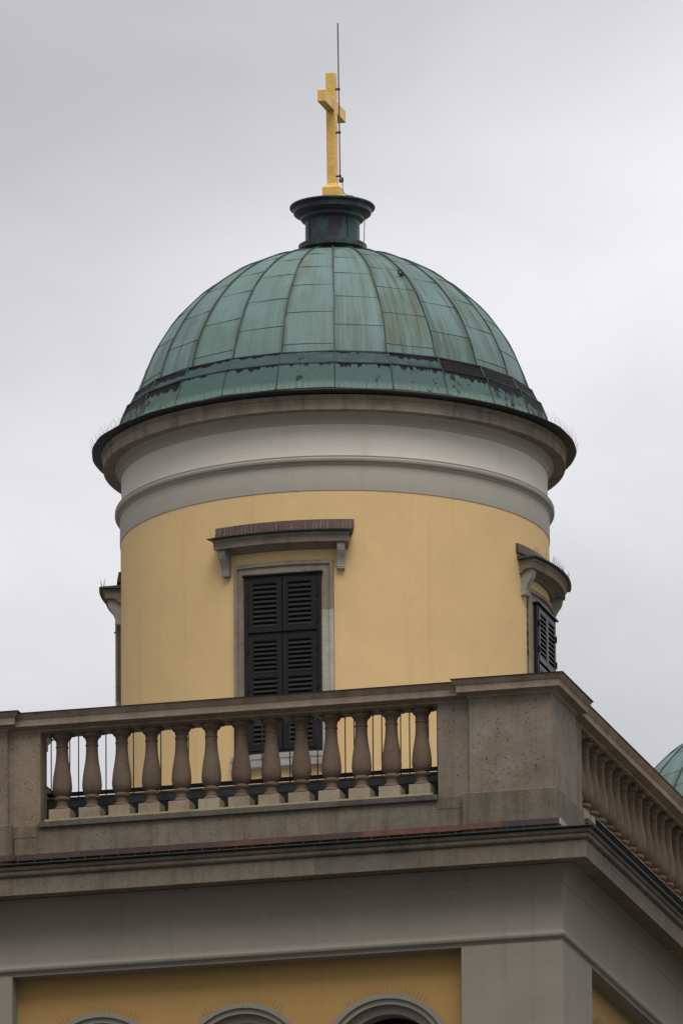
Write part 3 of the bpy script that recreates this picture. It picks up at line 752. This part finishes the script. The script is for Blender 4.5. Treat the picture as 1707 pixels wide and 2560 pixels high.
rd = empty('lightning_rod', (.115, 0, 52.1), label='thin lightning rod clamped upright along the gilded cross', category='lightning rod')
b = MB(); b.tube([(-.005, -.0, .34), (-.0, -.0, .5), (-.016, 0, 2.68)], .0095, 8); b.build('rod', 'rod', rd)
for z in (53.80, 53.16, 52.515):
    dx = .0-.0075*(z-52.6); b = MB(); b.box(-.045+dx, .016+dx, -.012, .012, z-52.1-.012, z-52.1+.012); b.box(-.014+dx, .016+dx, -.018, .018, z-52.1-.016, z-52.1+.016); b.build('clamp', 'clamp', rd)
b = MB(); b.box(-.012, .045, -.02, .02, .325, .365); b.box(.018, .048, -.016, .016, .34, .39); b.build('connector', 'clamp', rd)
b = MB(); b.tube([(.035, 0, .345), (.040, -.02, .27), (.055, -.06, .19), (.09, -.13, .115), (.15, -.22, .06), (.22, -.32, .02), (.29, -.41, -.015), (.305, -.425, -.03), (.305, -.425, -.06)], .0065, 6)
b.build('earth_cable', 'cable', rd)
b = MB(); b.tube([(.382, -.09, -.14), (.375, -.085, -.3), (.362, -.08, -.6)], .006, 6); b.build('down_cable', 'cable', rd)

# platform round the drum
pf = empty('roof_walkway', (0, 0, 41.8), label='grey sheet metal walkway behind the stone balusters around the drum', category='walkway')
PX, PY0, PY1, PZ = 3.85, -4.45, 4.45, 42.50-41.8
b = MB()
for y in (PY0, PY1-.06): b.box(-PX, PX, y, y+.06, PZ+.0, PZ+.125)
for x in (-PX, PX-.06): b.box(x, x+.06, PY0+.061, PY1-.061, PZ+.001, PZ+.124)
b.box(-PX-.01, PX+.01, PY0-.02, PY0+.0, PZ+.105, PZ+.128)
b.build('edge_beam', 'zinc', pf)
b = MB(); n = int(2*(PX-.06)/.036); vs = []; fs = []
for k in range(n+1):
    x = -PX+.06+k*.036
    for xx, z in ((x, PZ+.02), (x+.012, PZ+.045), (x+.020, PZ+.045), (x+.030, PZ+.02)):
        vs += [(xx, PY0+.061, z), (xx, PY1-.061, z)]
for k in range(0, len(vs)-2, 2): fs.append((k, k+1, k+3, k+2))
b.add(vs, fs); b.build('corrugated_deck', 'deck', pf)
for x in (-2.74, -.62, 1.50):
    b = MB(); b.box(x, x+.035, PY0+.07, PY1-.07, PZ-.06, PZ+.018); b.build('joist', 'zinc', pf)
for x in (-3.6, -1.2, 1.2, 3.6):
    for y in (-4.3, 4.3):
        b = MB(); b.box(x-.03, x+.03, y-.03, y+.03, 0, PZ-.001); b.build('post', 'zinc', pf)
rg = empty('safety_railing', (0, 0, 42.63), label='dark metal bar railing on the walkway between balustrade and drum', category='railing')
b = MB(); b.box(-2.89, 3.75, PY0+.01, PY0+.02, .018, .078); b.build('toe_board', 'rail_metal', rg)
b = MB(); b.box(-2.90, -2.89, PY0-.42, PY0+.0195, .018, .080); b.build('side_toe_board', 'rail_metal', rg)
b = MB(); b.box(-2.89, 3.75, PY0-.0, PY0+.04, .86, .89); b.build('top_bar', 'rail_metal', rg)
for k in range(17):
    for off in (0, -.125):
        x = -2.885+.02+k*.4005*.97+off
        if x < -2.93 or x > 3.7: continue
        b = MB(); b.tube([(x, PY0+.03, -.11), (x, PY0+.03, .87)], .0085, 8); b.build('bar', 'bar_metal', rg)

# bird spikes ---------------------------------------------------------------
def spikes(name, pts, r, label, group='bird spike strips'):
    b = MB()
    for p, q in pts: b.tube([p, q], r, 3)
    o = b.build(name, 'spike', None, label=label, category='bird spikes', group=group); return o
rs = random.Random(3)
pts = []
for k in range(440):
    a = 2*pi*k/440; r = 3.375+rs.uniform(-.01, .01); l = .115+rs.uniform(-.02, .01); ao = rs.uniform(-.004, .004); tilt = (-.035, .045)[k % 2]+rs.uniform(-.02, .02)
    pts.append(((r*sin(a), -r*cos(a), 48.47), ((r+tilt)*sin(a+ao), -(r+tilt)*cos(a+ao), 48.47+l)))
spikes('bird_spikes', pts, .0016, 'ring of fine bird spikes on the drum cornice edge below the dome')
for ang, lab in ((.8, 'strip of fine bird spikes on the hood over the front shuttered window'), (90.3, 'strip of bird spikes on the hood of the window at the drum right edge'), (-89.6, 'strip of bird spikes on the window hood at the drum left edge')):
    Rz = Matrix.Rotation(radians(ang), 4, 'Z'); pts = []
    for k in range(40):
        a = radians(-17.6+35.2*k/39+rs.uniform(-.1, .1)); r = 3.25; r2 = r+rs.choice((-.03, .03)); a2 = a+rs.uniform(-.003, .003)
        pts.append((Rz @ Vector((r*sin(a), -r*cos(a), 46.495)), Rz @ Vector((r2*sin(a2), -r2*cos(a2), 46.495+.13))))
    spikes('bird_spikes', pts, .0030, lab)
def arch_spikes(tw, c, lab):
    pts = []
    for k in range(20):
        a = radians(90+(k-9.5)*3.55); r0 = .935; r1 = 1.045
        pts.append((tw(c+r0*cos(a), -.05, 38.49+r0*sin(a)), tw(c+r1*cos(a), -.045, 38.49+r1*sin(a))))
    b = MB()
    for p, q in pts: b.tube([p, q], .0032, 3)
    b.build('bird_spikes', 'arch_wire', None, label=lab, category='bird spikes', group='bird spike strips')
arch_spikes(F_, -1.98, 'fan of fine bird spikes above the left arch, nearest the left pilaster')
arch_spikes(F_, .02, 'fan of fine bird spikes above the middle arch of the lower wall')
arch_spikes(F_, 2.02, 'fan of fine bird spikes above the arch beside the broad grey pilaster')
arch_spikes(R_, -2.35, 'fan of fine bird spikes above the arch on the tower right side wall')
